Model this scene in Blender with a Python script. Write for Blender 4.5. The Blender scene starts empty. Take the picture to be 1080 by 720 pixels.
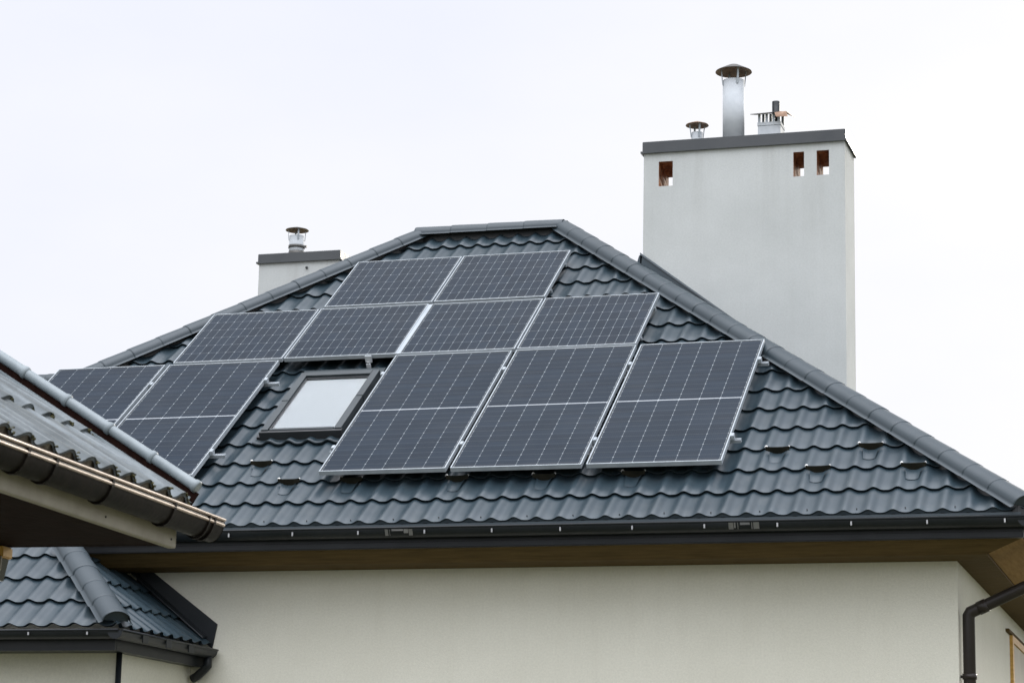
import bpy, bmesh, math, random
from mathutils import Vector, Matrix
random.seed(7)
V = Vector
scene = bpy.context.scene
COL = scene.collection
R = math.radians

# ------------------------------------------------------------------ materials
def mat(name):
    m = bpy.data.materials.new(name); m.use_nodes = True
    nt = m.node_tree; b = nt.nodes['Principled BSDF']
    return m, nt, b
def nd(nt, t, **kw):
    n = nt.nodes.new(t)
    for k, v in kw.items(): setattr(n, k, v)
    return n
def ramp(nt, fac, stops):
    r = nd(nt, 'ShaderNodeValToRGB')
    el = r.color_ramp.elements
    while len(el) < len(stops): el.new(.5)
    for e, (p, c) in zip(el, stops):
        e.position = p; e.color = (c[0], c[1], c[2], 1)
    nt.links.new(fac, r.inputs['Fac']); return r
def noise(nt, scale, detail=4, rough=.55, co='Object', vec=None, stretch=None):
    n = nd(nt, 'ShaderNodeTexNoise'); n.inputs['Scale'].default_value = scale
    n.inputs['Detail'].default_value = detail; n.inputs['Roughness'].default_value = rough
    if vec is None:
        tc = nd(nt, 'ShaderNodeTexCoord'); vec = tc.outputs[co]
    if stretch:
        mp = nd(nt, 'ShaderNodeMapping'); mp.inputs['Scale'].default_value = stretch
        nt.links.new(vec, mp.inputs['Vector']); vec = mp.outputs['Vector']
    nt.links.new(vec, n.inputs['Vector']); return n
def bump(nt, b, fac, strength, dist=.01):
    bp = nd(nt, 'ShaderNodeBump'); bp.inputs['Strength'].default_value = strength
    bp.inputs['Distance'].default_value = dist
    nt.links.new(fac, bp.inputs['Height']); nt.links.new(bp.outputs['Normal'], b.inputs['Normal'])
def simple(name, c1, c2, scale=6, rough=(.4, .5), metal=0, bs=0, bscale=80, spec=.5, stretch=None):
    m, nt, b = mat(name)
    n = noise(nt, scale, stretch=stretch)
    r = ramp(nt, n.outputs['Fac'], [(.3, c1), (.7, c2)])
    nt.links.new(r.outputs['Color'], b.inputs['Base Color'])
    mr = nd(nt, 'ShaderNodeMapRange'); mr.inputs['To Min'].default_value = rough[0]; mr.inputs['To Max'].default_value = rough[1]
    n2 = noise(nt, scale * 3.1)
    nt.links.new(n2.outputs['Fac'], mr.inputs['Value']); nt.links.new(mr.outputs['Result'], b.inputs['Roughness'])
    b.inputs['Metallic'].default_value = metal
    b.inputs['Specular IOR Level'].default_value = spec
    if bs:
        n3 = noise(nt, bscale, 3); bump(nt, b, n3.outputs['Fac'], bs)
    return m
def weathered(name, c1, c2, dirt, amt, streak_top=None, rough=(.75, .95), bs=.3, patch=.8, metal_dust=None, spec=.4):
    m, nt, b = mat(name); L = nt.links
    def mul(a_, c_):
        n_ = nd(nt, 'ShaderNodeMath', operation='MULTIPLY')
        for k_, x_ in enumerate((a_, c_)):
            if isinstance(x_, (int, float)): n_.inputs[k_].default_value = x_
            else: L.new(x_, n_.inputs[k_])
        return n_.outputs[0]
    n = noise(nt, patch, 6, .65); r = ramp(nt, n.outputs['Fac'], [(.28, c1), (.72, c2)])
    st = noise(nt, 1.0, 5, .6, stretch=(7, 7, .35)); sr = ramp(nt, st.outputs['Fac'], [(.50, (0, 0, 0)), (.72, (1, 1, 1))])
    fac = mul(sr.outputs['Color'], amt)
    if streak_top:
        tc = nd(nt, 'ShaderNodeTexCoord'); sp = nd(nt, 'ShaderNodeSeparateXYZ'); L.new(tc.outputs['Object'], sp.inputs[0])
        mr_ = nd(nt, 'ShaderNodeMapRange'); mr_.inputs['From Min'].default_value = streak_top - .9; mr_.inputs['From Max'].default_value = streak_top
        mr_.inputs['To Min'].default_value = .25; mr_.inputs['To Max'].default_value = 1
        L.new(sp.outputs['Z'], mr_.inputs['Value']); fac = mul(fac, mr_.outputs['Result'])
    gr = noise(nt, 60, 3, .7); gr2 = ramp(nt, gr.outputs['Fac'], [(.3, (.93, .93, .93)), (.7, (1.05, 1.05, 1.05))])
    mx = nd(nt, 'ShaderNodeMix', data_type='RGBA'); L.new(fac, mx.inputs['Factor']); L.new(r.outputs['Color'], mx.inputs['A']); mx.inputs['B'].default_value = (*dirt, 1)
    m2 = nd(nt, 'ShaderNodeMix', data_type='RGBA', blend_type='MULTIPLY'); m2.inputs['Factor'].default_value = 1
    L.new(mx.outputs['Result'], m2.inputs['A']); L.new(gr2.outputs['Color'], m2.inputs['B']); L.new(m2.outputs['Result'], b.inputs['Base Color'])
    mr = nd(nt, 'ShaderNodeMapRange'); mr.inputs['To Min'].default_value = rough[0]; mr.inputs['To Max'].default_value = rough[1]
    n2 = noise(nt, patch * 3.3); L.new(n2.outputs['Fac'], mr.inputs['Value']); L.new(mr.outputs['Result'], b.inputs['Roughness'])
    b.inputs['Specular IOR Level'].default_value = spec
    bn = noise(nt, 130, 4, .7); bn2 = noise(nt, 2.5, 3, .5)
    ad = nd(nt, 'ShaderNodeMath', operation='MULTIPLY_ADD'); L.new(bn2.outputs['Fac'], ad.inputs[0]); ad.inputs[1].default_value = 1.5; L.new(bn.outputs['Fac'], ad.inputs[2])
    bump(nt, b, ad.outputs[0], bs, .008)
    return m
M = {}
M['tile'] = weathered('graphite_tile_metal', (.019, .035, .046), (.033, .053, .066), (.085, .095, .095), .22, None, (.27, .46), .05, 1.6, spec=.55)
M['cap'] = simple('graphite_ridge_metal', (.027, .041, .050), (.040, .056, .066), 2.0, (.38, .52), 0, .05, 20)
M['trim'] = simple('dark_grey_sheet', (.045, .05, .054), (.062, .067, .07), 2.5, (.3, .42), 0, .08, 12)
M['chimcap'] = simple('painted_cap_sheet', (.045, .05, .054), (.062, .067, .07), 2.5, (.14, .22), 0, .06, 12, .6)
M['gutter'] = simple('black_gutter_pvc', (.008, .011, .013), (.015, .018, .021), 3, (.32, .45), 0, 0, 80, .3)
M['pipe'] = simple('flare_tinted_pipe', (.016, .013, .011), (.028, .022, .018), 3, (.32, .45), 0, 0, 80, .35)  # brown tint stands in for the warm flare over the dark pipe
M['shade'] = simple('beige_window_shade', (.48, .44, .36), (.56, .52, .43), 3, (.6, .7))
M['plaster'] = weathered('cream_plaster', (.645, .635, .545), (.715, .705, .615), (.46, .43, .34), .08)
M['chim'] = weathered('pale_chimney_plaster', (.47, .49, .475), (.545, .565, .55), (.31, .31, .28), .32, 7.95, patch=1.3)
M['oak'] = simple('lighter_soffit_wood', (.22, .13, .05), (.32, .20, .08), 4, (.7, .85), 0, .1, 60, .1, (12, 1, 12))
M['wood'] = simple('brown_soffit_wood', (.075, .050, .020), (.12, .082, .034), 4, (.7, .85), 0, .1, 60, .1, (1, 12, 12))
M['alu'] = simple('anodised_aluminium', (.33, .37, .395), (.43, .47, .50), 8, (.4, .55), .2)
M['galv'] = simple('galvanised_steel', (.46, .49, .51), (.58, .61, .63), 7, (.62, .75), .05, .12, 9, .2)
M['brownsteel'] = simple('brown_steel', (.16, .09, .055), (.42, .27, .18), 9, (.4, .6), .3, .1, 20)  # brown for cowl undersides, the small cap and the bent plate
M['darkcap'] = simple('sooty_sheet', (.06, .06, .058), (.13, .125, .115), 9, (.4, .6), .3)
M['brick'] = simple('brown_flue_brick', (.16, .06, .024), (.55, .27, .13), 22, (.7, .9), 0, .4, 40)
M['skyframe'] = simple('grey_skylight_metal', (.026, .036, .041), (.042, .054, .060), 3, (.3, .42))
M['skydark'] = simple('dark_skylight_frame', (.02, .022, .025), (.035, .038, .04), 3, (.4, .5))
M['blind'] = simple('white_roller_blind', (.40, .455, .475), (.45, .505, .525), 1, (.6, .7))
M['clip'] = simple('pale_clip', (.36, .37, .38), (.48, .48, .48), 9, (.3, .4), .5)
M['copper'] = simple('aged_brown_gutter', (.005, .004, .0035), (.014, .011, .009), 14, (.35, .5), 0, .1, 30, .05)
M['lip_shine'] = simple('brown_lip_highlight', (.22, .165, .125), (.40, .32, .26), 10, (.3, .45), .2, .1, 40)  # pale brown painting the highlights along the gutter's lip and strip
M['fascia'] = simple('weathered_cream_board', (.31, .285, .235), (.43, .40, .34), 5, (.6, .8), 0, .2, 40, .3)
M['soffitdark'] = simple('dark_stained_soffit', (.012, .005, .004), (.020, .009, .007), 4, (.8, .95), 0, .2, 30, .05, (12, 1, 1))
M['verge'] = simple('pale_grey_verge_metal', (.19, .225, .24), (.28, .32, .335), 10, (.4, .55), 0, .1, 30)
M['mortar'] = simple('dirty_mortar', (.075, .065, .048), (.19, .165, .12), 30, (.8, .95), 0, .5, 60)
M['moss'] = simple('moss', (.045, .045, .02), (.11, .10, .05), 40, (.9, 1), 0, .6, 120, .1)
M['winwood'] = simple('golden_oak_frame', (.50, .28, .06), (.66, .40, .11), 6, (.35, .5), 0, 0, 10, .4, (1, 1, 8))
M['white'] = simple('white_plastic', (.72, .72, .7), (.8, .8, .78), 9, (.35, .45))
M['guard'] = simple('snow_guard_metal', (.010, .011, .008), (.022, .020, .014), 12, (.7, .8), 0, 0, 80, .1)
M['pane'] = simple('dark_pane', (.015, .02, .022), (.03, .035, .038), 1, (.03, .05))
# weathered concrete pantile with dirt and painted wave shading
m, nt, b = mat('weathered_grey_pantile')
n1 = noise(nt, 9, 6, .65); r1 = ramp(nt, n1.outputs['Fac'], [(.25, (.095, .11, .118)), (.5, (.15, .172, .183)), (.8, (.21, .235, .247))])
n2 = noise(nt, 24, 5, .7); r2 = ramp(nt, n2.outputs['Fac'], [(.60, (0, 0, 0)), (.74, (1, 1, 1))])
mx = nd(nt, 'ShaderNodeMix', data_type='RGBA'); mx.inputs['B'].default_value = (.11, .105, .065, 1)
mf = nd(nt, 'ShaderNodeMath', operation='MULTIPLY'); mf.inputs[1].default_value = .55
nt.links.new(r2.outputs['Color'], mf.inputs[0]); nt.links.new(mf.outputs[0], mx.inputs['Factor'])
n4 = noise(nt, 1.0, 3, .5, stretch=(.8, 19, .8)); r4 = ramp(nt, n4.outputs['Fac'], [(.35, (.62, .62, .6)), (.65, (1.12, 1.12, 1.12))])  # stripes down the slope paint the light and dark sides of the waves
m4 = nd(nt, 'ShaderNodeMix', data_type='RGBA', blend_type='MULTIPLY'); m4.inputs['Factor'].default_value = 1
nt.links.new(r1.outputs['Color'], m4.inputs['A']); nt.links.new(r4.outputs['Color'], m4.inputs['B'])
nt.links.new(m4.outputs['Result'], mx.inputs['A']); nt.links.new(mx.outputs['Result'], b.inputs['Base Color'])
b.inputs['Roughness'].default_value = .75; n3 = noise(nt, 70, 4); bump(nt, b, n3.outputs['Fac'], .35)
M['pantile'] = m
# grass ground
m, nt, b = mat('lawn')
n1 = noise(nt, .35, 8, .7); r1 = ramp(nt, n1.outputs['Fac'], [(.3, (.062, .062, .030)), (.7, (.11, .11, .06))])
nt.links.new(r1.outputs['Color'], b.inputs['Base Color']); b.inputs['Roughness'].default_value = .95
M['grass'] = m

def cell_material(name, W, H, nc, nr, mid, rowbright):
    """mono solar cells seen through glass; lines from the sheet's UV map in metres"""
    m, nt, b = mat(name); L = nt.links
    uv = nd(nt, 'ShaderNodeUVMap'); sp = nd(nt, 'ShaderNodeSeparateXYZ'); L.new(uv.outputs['UV'], sp.inputs[0])
    def mth(op, a, c=None, d=None):
        n = nd(nt, 'ShaderNodeMath', operation=op)
        for i, x in enumerate((a, c, d)):
            if x is None: continue
            if isinstance(x, (int, float)): n.inputs[i].default_value = x
            else: L.new(x, n.inputs[i])
        return n.outputs[0]
    mg = .022
    cw = (W - 2 * mg) / nc
    gx = mth('PINGPONG', mth('SUBTRACT', sp.outputs['X'], mg), cw / 2)
    ymid = .012 if mid else 0
    ay = mth('SUBTRACT', mth('ABSOLUTE', mth('SUBTRACT', sp.outputs['Y'], H / 2)), ymid)   # from the middle line outwards
    rh = ((H / 2 - ymid - mg) / (nr / 2))
    gy = mth('PINGPONG', ay, rh / 2)
    inx = mth('LESS_THAN', mth('ABSOLUTE', mth('SUBTRACT', sp.outputs['X'], W / 2)), W / 2 - mg + .002)
    iny = mth('LESS_THAN', mth('ABSOLUTE', mth('SUBTRACT', sp.outputs['Y'], H / 2)), H / 2 - mg + .002)
    inside = mth('MULTIPLY', inx, iny)
    dx, dy = gx, gy
    colline = mth('LESS_THAN', dx, .0016)
    rowline = mth('LESS_THAN', dy, .0012)
    dia = mth('LESS_THAN', mth('ADD', dx, dy), .0065)
    base = nd(nt, 'ShaderNodeTexNoise'); base.inputs['Scale'].default_value = 1.7
    oi = nd(nt, 'ShaderNodeObjectInfo')
    # per-cell tone
    wn = nd(nt, 'ShaderNodeTexWhiteNoise', noise_dimensions='3D')
    cb = nd(nt, 'ShaderNodeCombineXYZ')
    L.new(mth('FLOOR', mth('DIVIDE', mth('SUBTRACT', sp.outputs['X'], mg), cw)), cb.inputs[0])
    L.new(mth('FLOOR', mth('DIVIDE', sp.outputs['Y'], rh)), cb.inputs[1]); L.new(oi.outputs['Random'], cb.inputs[2])
    L.new(cb.outputs[0], wn.inputs['Vector'])
    cr = ramp(nt, wn.outputs['Value'], [(0, (.0065, .0145, .026)), (1, (.0095, .0200, .035))])
    # fine busbars along the slope
    bb = mth('LESS_THAN', mth('PINGPONG', mth('SUBTRACT', sp.outputs['X'], mg), cw / 20), .0005)
    def mixc(fac, a, c):
        n = nd(nt, 'ShaderNodeMix', data_type='RGBA')
        L.new(fac, n.inputs['Factor'])
        if isinstance(a, tuple): n.inputs['A'].default_value = (*a, 1)
        else: L.new(a, n.inputs['A'])
        n.inputs['B'].default_value = (*c, 1); return n.outputs['Result']
    c = cr.outputs['Color']
    c = mixc(mth('MULTIPLY', bb, .25), c, (.07, .08, .10))
    c = mixc(rowline, c, rowbright)
    c = mixc(colline, c, (.165, .19, .205))
    c = mixc(dia, c, (.36, .39, .41))
    if mid:
        c = mixc(mth('LESS_THAN', mth('ABSOLUTE', mth('SUBTRACT', sp.outputs['Y'], H / 2)), .0055), c, (.44, .47, .50))
    c = mixc(mth('SUBTRACT', 1, inside), c, (.05, .055, .06))
    pn = noise(nt, 1.1, 5, .6); pr_ = ramp(nt, pn.outputs['Fac'], [(.35, (0, 0, 0)), (.75, (1, 1, 1))])
    c = mixc(mth('MULTIPLY', pr_.outputs['Color'], .05), c, (.22, .22, .21))
    dl = mth('SUBTRACT', 1, mth('DIVIDE', mth('SUBTRACT', sp.outputs['Y'], .012), .05)); dl = mth('MULTIPLY', mth('MAXIMUM', dl, 0), mth('MULTIPLY', pr_.outputs['Color'], .35))
    c = mixc(dl, c, (.20, .19, .165))
    L.new(c, b.inputs['Base Color'])
    dn = noise(nt, 2.2, 6, .65); mr = nd(nt, 'ShaderNodeMapRange')
    mr.inputs['To Min'].default_value = .10; mr.inputs['To Max'].default_value = .22
    L.new(dn.outputs['Fac'], mr.inputs['Value']); L.new(mr.outputs['Result'], b.inputs['Roughness'])
    b.inputs['IOR'].default_value = 1.20; b.inputs['Specular IOR Level'].default_value = .5   # anti-reflective glass
    return m

# ------------------------------------------------------------------ mesh helpers
def obj(name, bm, m, parent=None, smooth=False, inv=None):
    me = bpy.data.meshes.new(name); bm.to_mesh(me); bm.free()
    o = bpy.data.objects.new(name, me); COL.objects.link(o)
    for mm in (m if isinstance(m, (list, tuple)) else [m]): me.materials.append(mm)
    if smooth:
        for p in me.polygons: p.use_smooth = True
    if parent: o.parent = parent
    return o
def thing(name, label, cat, loc=(0, 0, 0), group=None, rot=None):
    o = bpy.data.objects.new(name, None); COL.objects.link(o)
    o.location = loc; o['label'] = label; o['category'] = cat
    if group: o['group'] = group
    if rot: o.rotation_euler = rot
    o.empty_display_size = .1
    return o
def hexa(bm, p, mi=0):
    """p: 8 points, bottom ring 0-3, top ring 4-7"""
    v = [bm.verts.new(q) for q in p]
    fs = [(3, 2, 1, 0), (4, 5, 6, 7), (0, 1, 5, 4), (1, 2, 6, 5), (2, 3, 7, 6), (3, 0, 4, 7)]
    out = []
    for f in fs:
        q = bm.faces.new([v[i] for i in f]); q.material_index = mi; out.append(q)
    return v
def box(bm, x0, x1, y0, y1, z0, z1, mi=0, fr=None):
    p = [(x0, y0, z0), (x1, y0, z0), (x1, y1, z0), (x0, y1, z0), (x0, y0, z1), (x1, y0, z1), (x1, y1, z1), (x0, y1, z1)]
    if fr: p = [fr(*q) for q in p]
    return hexa(bm, p, mi)
def bevel(bm, w=.004, seg=2):
    bmesh.ops.bevel(bm, geom=list(bm.edges), offset=w, segments=seg, affect='EDGES', clamp_overlap=True)
def tube(bm, pts, r, n=16, caps=True, r2=None):
    pts = [V(p) for p in pts]; rings = []
    t0 = (pts[1] - pts[0]).normalized()
    ref = V((0, 0, 1)) if abs(t0.z) < .9 else V((1, 0, 0))
    a = t0.cross(ref).normalized()
    for i, p in enumerate(pts):
        if i == 0: t = (pts[1] - pts[0])
        elif i == len(pts) - 1: t = pts[-1] - pts[-2]
        else: t = (pts[i + 1] - p).normalized() + (p - pts[i - 1]).normalized()
        t.normalize(); a = (a - t * a.dot(t)).normalized(); c = t.cross(a)
        sc = 1
        if 0 < i < len(pts) - 1:
            cosang = (pts[i + 1] - p).normalized().dot(t); sc = 1 / max(cosang, .5)
        rr = r if r2 is None else r + (r2 - r) * i / (len(pts) - 1)
        rings.append([bm.verts.new(p + (a * math.cos(k * 2 * math.pi / n) + c * math.sin(k * 2 * math.pi / n)) * rr * (1 if sc == 1 else (sc ** .5))) for k in range(n)])
    for A, B in zip(rings, rings[1:]):
        for k in range(n):
            f = bm.faces.new((A[k], A[(k + 1) % n], B[(k + 1) % n], B[k])); f.smooth = True
    if caps:
        bm.faces.new(rings[0][::-1]); bm.faces.new(rings[-1])
def lathe(bm, prof, c=(0, 0, 0), n=28, mi=None):
    rings = []
    for (r, z) in prof:
        if r < 1e-5: rings.append([bm.verts.new((c[0], c[1], c[2] + z))])
        else: rings.append([bm.verts.new((c[0] + r * math.cos(k * 2 * math.pi / n), c[1] + r * math.sin(k * 2 * math.pi / n), c[2] + z)) for k in range(n)])
    for i, (A, B) in enumerate(zip(rings, rings[1:])):
        for k in range(n):
            k2 = (k + 1) % n
            if len(A) == 1: f = bm.faces.new((A[0], B[k2], B[k]))
            elif len(B) == 1: f = bm.faces.new((A[k], A[k2], B[0]))
            else: f = bm.faces.new((A[k], A[k2], B[k2], B[k]))
            f.smooth = True
            if mi: f.material_index = mi[i]

def wave_tiles(bm, o, eu, ev, en, u0, u1, v0, v1, pitch, phase, course, amp, step, under, clips=(), per=14, power=1.75, jit=0.0, skew=0.0):
    """rows of wavy tiles on the plane o + u eu + v ev: each course rises to its lower edge, which overhangs the one below"""
    tmp = bmesh.new()
    k = 0; v = v0
    nu = int((u1 - u0) / pitch * per)
    us = [u0 + (u1 - u0) * i / nu for i in range(nu + 1)]
    def prof(u):
        t = (u - phase) / pitch
        t = t - round(t)
        t = t + skew * math.sin(2 * math.pi * t) / (2 * math.pi)
        return amp * (.5 + .5 * math.cos(2 * math.pi * t)) ** power
    while v < v1 - 1e-4:
        ve = min(v + course, v1)
        rows = []
        js = [random.uniform(-jit, jit) for _ in range(int((u1 - u0) / pitch) + 3)]
        for (vv, hh) in ((v + under, -.004), (v + .004, step * .82), (v, step * .93), (v + .005, step), (v + course * .35, step * .66), (ve + under + .02, -.006)):
            row = []
            for u in us:
                j = js[int((u - u0) / pitch)] if jit else 0
                row.append(tmp.verts.new(o + eu * u + ev * vv + en * (prof(u) + hh + (j if hh > 0 else 0))))
            rows.append(row)
        for A, B in zip(rows, rows[1:]):
            for i in range(nu):
                f = tmp.faces.new((A[i], A[i + 1], B[i + 1], B[i])); f.smooth = True
        v += course; k += 1
    for (pc, pn) in clips:
        g = list(tmp.verts) + list(tmp.edges) + list(tmp.faces)
        bmesh.ops.bisect_plane(tmp, geom=g, plane_co=pc, plane_no=pn, clear_outer=True)
    me = bpy.data.meshes.new('tmp'); tmp.to_mesh(me); tmp.free()
    bm.from_mesh(me); bpy.data.meshes.remove(me)

def cap_line(bm, P0, P1, seg=.305, r=.108, skirt=.012, flange=.024, flat=.72, collar=.0035, n=12, endcap=True):
    """half-round ridge pieces, each lapping over the next one up"""
    P0, P1 = V(P0), V(P1); L = (P1 - P0).length; t = (P1 - P0).normalized()
    s = t.cross(V((0, 0, 1))).normalized(); up = s.cross(t)
    cnt = max(1, round(L / seg)); sl = L / cnt
    def ring(d, rr):
        c = P0 + t * d; pts = [c + s * (rr + flange) - up * (skirt + .012), c + s * rr - up * skirt]
        for k in range(n + 1):
            a = math.pi * k / n
            pts.append(c + s * (rr * math.cos(a)) + up * (rr * flat * math.sin(a)))
        pts += [c - s * rr - up * skirt, c - s * (rr + flange) - up * (skirt + .012)]
        return [bm.verts.new(p) for p in pts]
    for i in range(cnt):
        d = i * sl; jr = random.uniform(-.0015, .0015)
        rr = [ring(d - .004, r - .004 + jr), ring(d, r + collar * .75 + jr), ring(d + .012, r + collar + jr), ring(d + .045, r + collar * .9 + jr), ring(d + .06, r + .003 + jr), ring(d + sl + .012, r - .004 + jr)]
        for A, B in zip(rr, rr[1:]):
            for k in range(len(A) - 1):
                f = bm.faces.new((A[k], B[k], B[k + 1], A[k + 1])); f.smooth = True
        if i == 0 and endcap:
            ri = ring(d + .02, r - .008)
            bm.faces.new(ri[1:-1])
def filler(P0, P1, parent, w=.055, h0=-.10, h1=-.002):
    P0, P1 = V(P0), V(P1); t = (P1 - P0).normalized(); s = t.cross(V((0, 0, 1))).normalized(); u = V((0, 0, 1))
    P0 = P0 + t * .03
    bm = bmesh.new()
    hexa(bm, [P0 - s * w + u * h0, P0 + s * w + u * h0, P1 + s * w + u * h0, P1 - s * w + u * h0, P0 - s * w * .8 + u * h1, P0 + s * w * .8 + u * h1, P1 + s * w * .8 + u * h1, P1 - s * w * .8 + u * h1])
    bmesh.ops.recalc_face_normals(bm, faces=list(bm.faces))
    return obj('foam_strip', bm, M['skydark'], parent)

# ------------------------------------------------------------------ key sizes of the place (metres; house axes are the world axes)
TH = .649484; T = math.tan(TH); ct, st = math.cos(TH), math.sin(TH)
ZO = 4.502                                  # lower edge of the lowest panel row
EN = V((0, -st, ct)); EV = V((0, ct, st)); EX = V((1, 0, 0))
O = V((0, 0, ZO))
def rp(u, v, h): return O + EX * u + EV * v + EN * h
HT = -.155                                   # tile troughs below the panels' top face
VE = -.60
PITCH, PHASE, COURSE = .1743, 3.811, .338
eave = rp(0, VE, HT + .005)
YE, ZE = eave.y, eave.z                      # eave line
XE = 5.41                                    # east eave
XR0, XR1 = -.665, .755                        # ridge ends
RUN = 4.53
XW = XR0 - RUN                               # west eave
YR = YE + RUN; ZR = ZE + RUN * T
TE = RUN * T / (XE - XR1); AE = math.atan(TE); ce, se = math.cos(AE), math.sin(AE)   # east slope
YN = 2 * YR - YE
YWALL, XWALL = .133, 4.89
ZSOF = 3.845

# ================================================================== the house
house = thing('house', 'cream rendered house under a dark graphite hipped tile roof with solar panels', 'house', (0, 0, 0))

roof_bm = bmesh.new()
def hplane(p, d):   # vertical plane through p along plan direction d; keeps the left side of d
    return (V(p), V((d[1], -d[0], 0)))
hipR = hplane((XE, YE, 0), (XR1 - XE, RUN)); hipL = hplane((XR0, YR, 0), (-1, -1))
# south face between the hips
wave_tiles(roof_bm, rp(0, 0, HT), EX, EV, EN, -5.7, 5.6, VE, VE + (YR - YE) / ct + .02, PITCH, PHASE, COURSE, .028, .018, .017, jit=.0012, clips=
           [hipR, hipL, ((0, YR, 0), (0, 1, 0))])
# lower wing to the west, in the same plane
VW = 2.06
wave_tiles(roof_bm, rp(0, 0, HT), EX, EV, EN, -8.6, -2.0, VE, VW, PITCH, PHASE, COURSE, .028, .018, .017, jit=.0012, clips=
           [(hipL[0], -hipL[1])])
# east face
wave_tiles(roof_bm, V((XE, 0, ZE)), V((0, 1, 0)), V((-ce, 0, se)), V((se, 0, ce)), YE - .1, YN + .1, 0, (XE - XR1) / ce, PITCH, .1, COURSE, .028, .018, .017,
           [(hipR[0], -hipR[1]), ((XE, YN, 0), (RUN, XE - XR1, 0))], per=8)
# west face above the wing and north face
wave_tiles(roof_bm, V((XW, 0, ZE)), V((0, -1, 0)), V((ct, 0, st)), V((-st, 0, ct)), -YN - .1, -YE + .1, 0, (XR0 - XW) / ct, PITCH, .1, COURSE, .028, .018, .017,
           [(hipL[0], -hipL[1]), hplane((XR0, YR, 0), (1, -1))], per=6)
wave_tiles(roof_bm, V((0, YN, ZE)), V((-1, 0, 0)), V((0, -ct, st)), V((0, st, ct)), -XE - .1, -XW + .1, 0, (YN - YR) / ct, PITCH, .1, COURSE, .028, .018, .017,
           [hplane((XR0, YR, 0), (-1, 1)), hplane((XE, YN, 0), (XR1 - XE, -RUN))], per=6)
pw = rp(-5, VW, HT)
# north slope of the wing
wave_tiles(roof_bm, V((0, 2 * pw.y - YE, ZE)), V((-1, 0, 0)), V((0, -ct, st)), V((0, st, ct)), 2.0, 8.6, 0, (pw.y - YE) / ct, PITCH, .1, COURSE, .028, .018, .017, [], per=6)
roof = obj('roof', roof_bm, M['tile'], house)

# boarding under the tiles
bm = bmesh.new()
def drop(p, d=.055): return bm.verts.new(V(p) - V((0, 0, d)))
yw2 = 2 * pw.y - YE
A_ = drop((XE - .03, YE + .04, ZE + .02)); B_ = drop((XW, YE + .04, ZE + .02)); C_ = drop((XR0, YR, ZR)); D_ = drop((XR1, YR, ZR)); E_ = drop((XE - .03, YN - .04, ZE + .02)); F_ = drop((XW + .03, YN - .04, ZE + .02))
for f in ((B_, A_, D_, C_), (A_, E_, D_), (E_, F_, C_, D_), (F_, B_, C_)): bm.faces.new(f)
bm.faces.new([drop(q) for q in ((-8.58, YE + .04, ZE + .02), (XW + .02, YE + .04, ZE + .02), (XR0 - (ZR - pw.z) / T, pw.y, pw.z), (-8.58, pw.y, pw.z))])
bm.faces.new([drop(q) for q in ((XR0 - (ZR - pw.z) / T, pw.y, pw.z), (XW + .02, yw2, ZE + .02), (-8.58, yw2, ZE + .02), (-8.58, pw.y, pw.z))])
bmesh.ops.recalc_face_normals(bm, faces=list(bm.faces))
obj('roof_deck', bm, M['soffitdark'], roof)
# ridge and hip caps
def lift(p, h=.040): return V(p) + V((0, 0, h))
bm = bmesh.new()
cap_line(bm, lift((XE + .02, YE - .02, ZE)), lift((XR1, YR, ZR)))
obj('hip_cap', bm, M['cap'], roof)
filler(lift((XE + .02, YE - .02, ZE)), lift((XR1, YR, ZR)), roof)
bm = bmesh.new()
hx = XR0 - (ZR - pw.z) / T
cap_line(bm, lift((hx, YR - (XR0 - hx), pw.z)), lift((XR0, YR, ZR)))
obj('hip_cap', bm, M['cap'], roof)
filler(lift((hx, YR - (XR0 - hx), pw.z)), lift((XR0, YR, ZR)), roof)
filler(lift((XR0, YR, ZR)), lift((XR1, YR, ZR)), roof)
filler(lift((-8.6, pw.y, pw.z)), lift((hx, pw.y, pw.z)), roof)
bm = bmesh.new(); cap_line(bm, lift((XR0 - .05, YR, ZR + .002)), lift((XR1 + .005, YR, ZR + .002)), .34, endcap=False)
obj('ridge_cap', bm, M['cap'], roof)
bm = bmesh.new(); cap_line(bm, lift((-8.6, pw.y, pw.z)), lift((hx + .1, pw.y, pw.z)), .34)
obj('ridge_cap', bm, M['cap'], roof)
bm = bmesh.new(); cap_line(bm, lift((XE, YN, ZE)), lift((XR1, YR, ZR)))
obj('hip_cap', bm, M['cap'], roof)
# eave comb strip under the lowest tiles
bm = bmesh.new()
box(bm, -8.6, XE - .01, YE - .048, YE - .044, ZE - .045, ZE - .009); box(bm, -8.6, XE - .01, YE - .0438, YE + .03, ZE - .015, ZE - .009)
box(bm, XE - .02, XE - .006, YE + .03, YN - .02, ZE - .035, ZE + .0)
obj('eave_flashing', bm, M['cap'], roof)
bm = bmesh.new(); ra, rb_ = [], []
nn_ = int(14 / PITCH * 14)
for i in range(nn_ + 1):
    u = -8.55 + (XE - .06 + 8.55) * i / nn_
    pr = .030 * (.5 + .5 * math.cos(2 * math.pi * (u - PHASE) / PITCH)) ** 1.75
    ra.append(bm.verts.new(rp(u, VE + .010, HT + pr + .004))); rb_.append(bm.verts.new(rp(u, VE + .004, HT + pr * .62 - .012)))
for i in range(nn_): bm.faces.new((rb_[i], rb_[i + 1], ra[i + 1], ra[i])).smooth = True
obj('eave_edge', bm, M['cap'], roof)
# rivets near the eave
for k in range(-50, 9, 2):
    u = PHASE + (k + .5) * PITCH
    c = rp(u + random.uniform(-.01, .01), VE + .055 + random.uniform(-.008, .008), HT + .022)
    bm = bmesh.new(); bmesh.ops.create_icosphere(bm, subdivisions=1, radius=.006, matrix=Matrix.Translation(c))
    obj('screw', bm, M['skydark'], roof, True)

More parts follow.
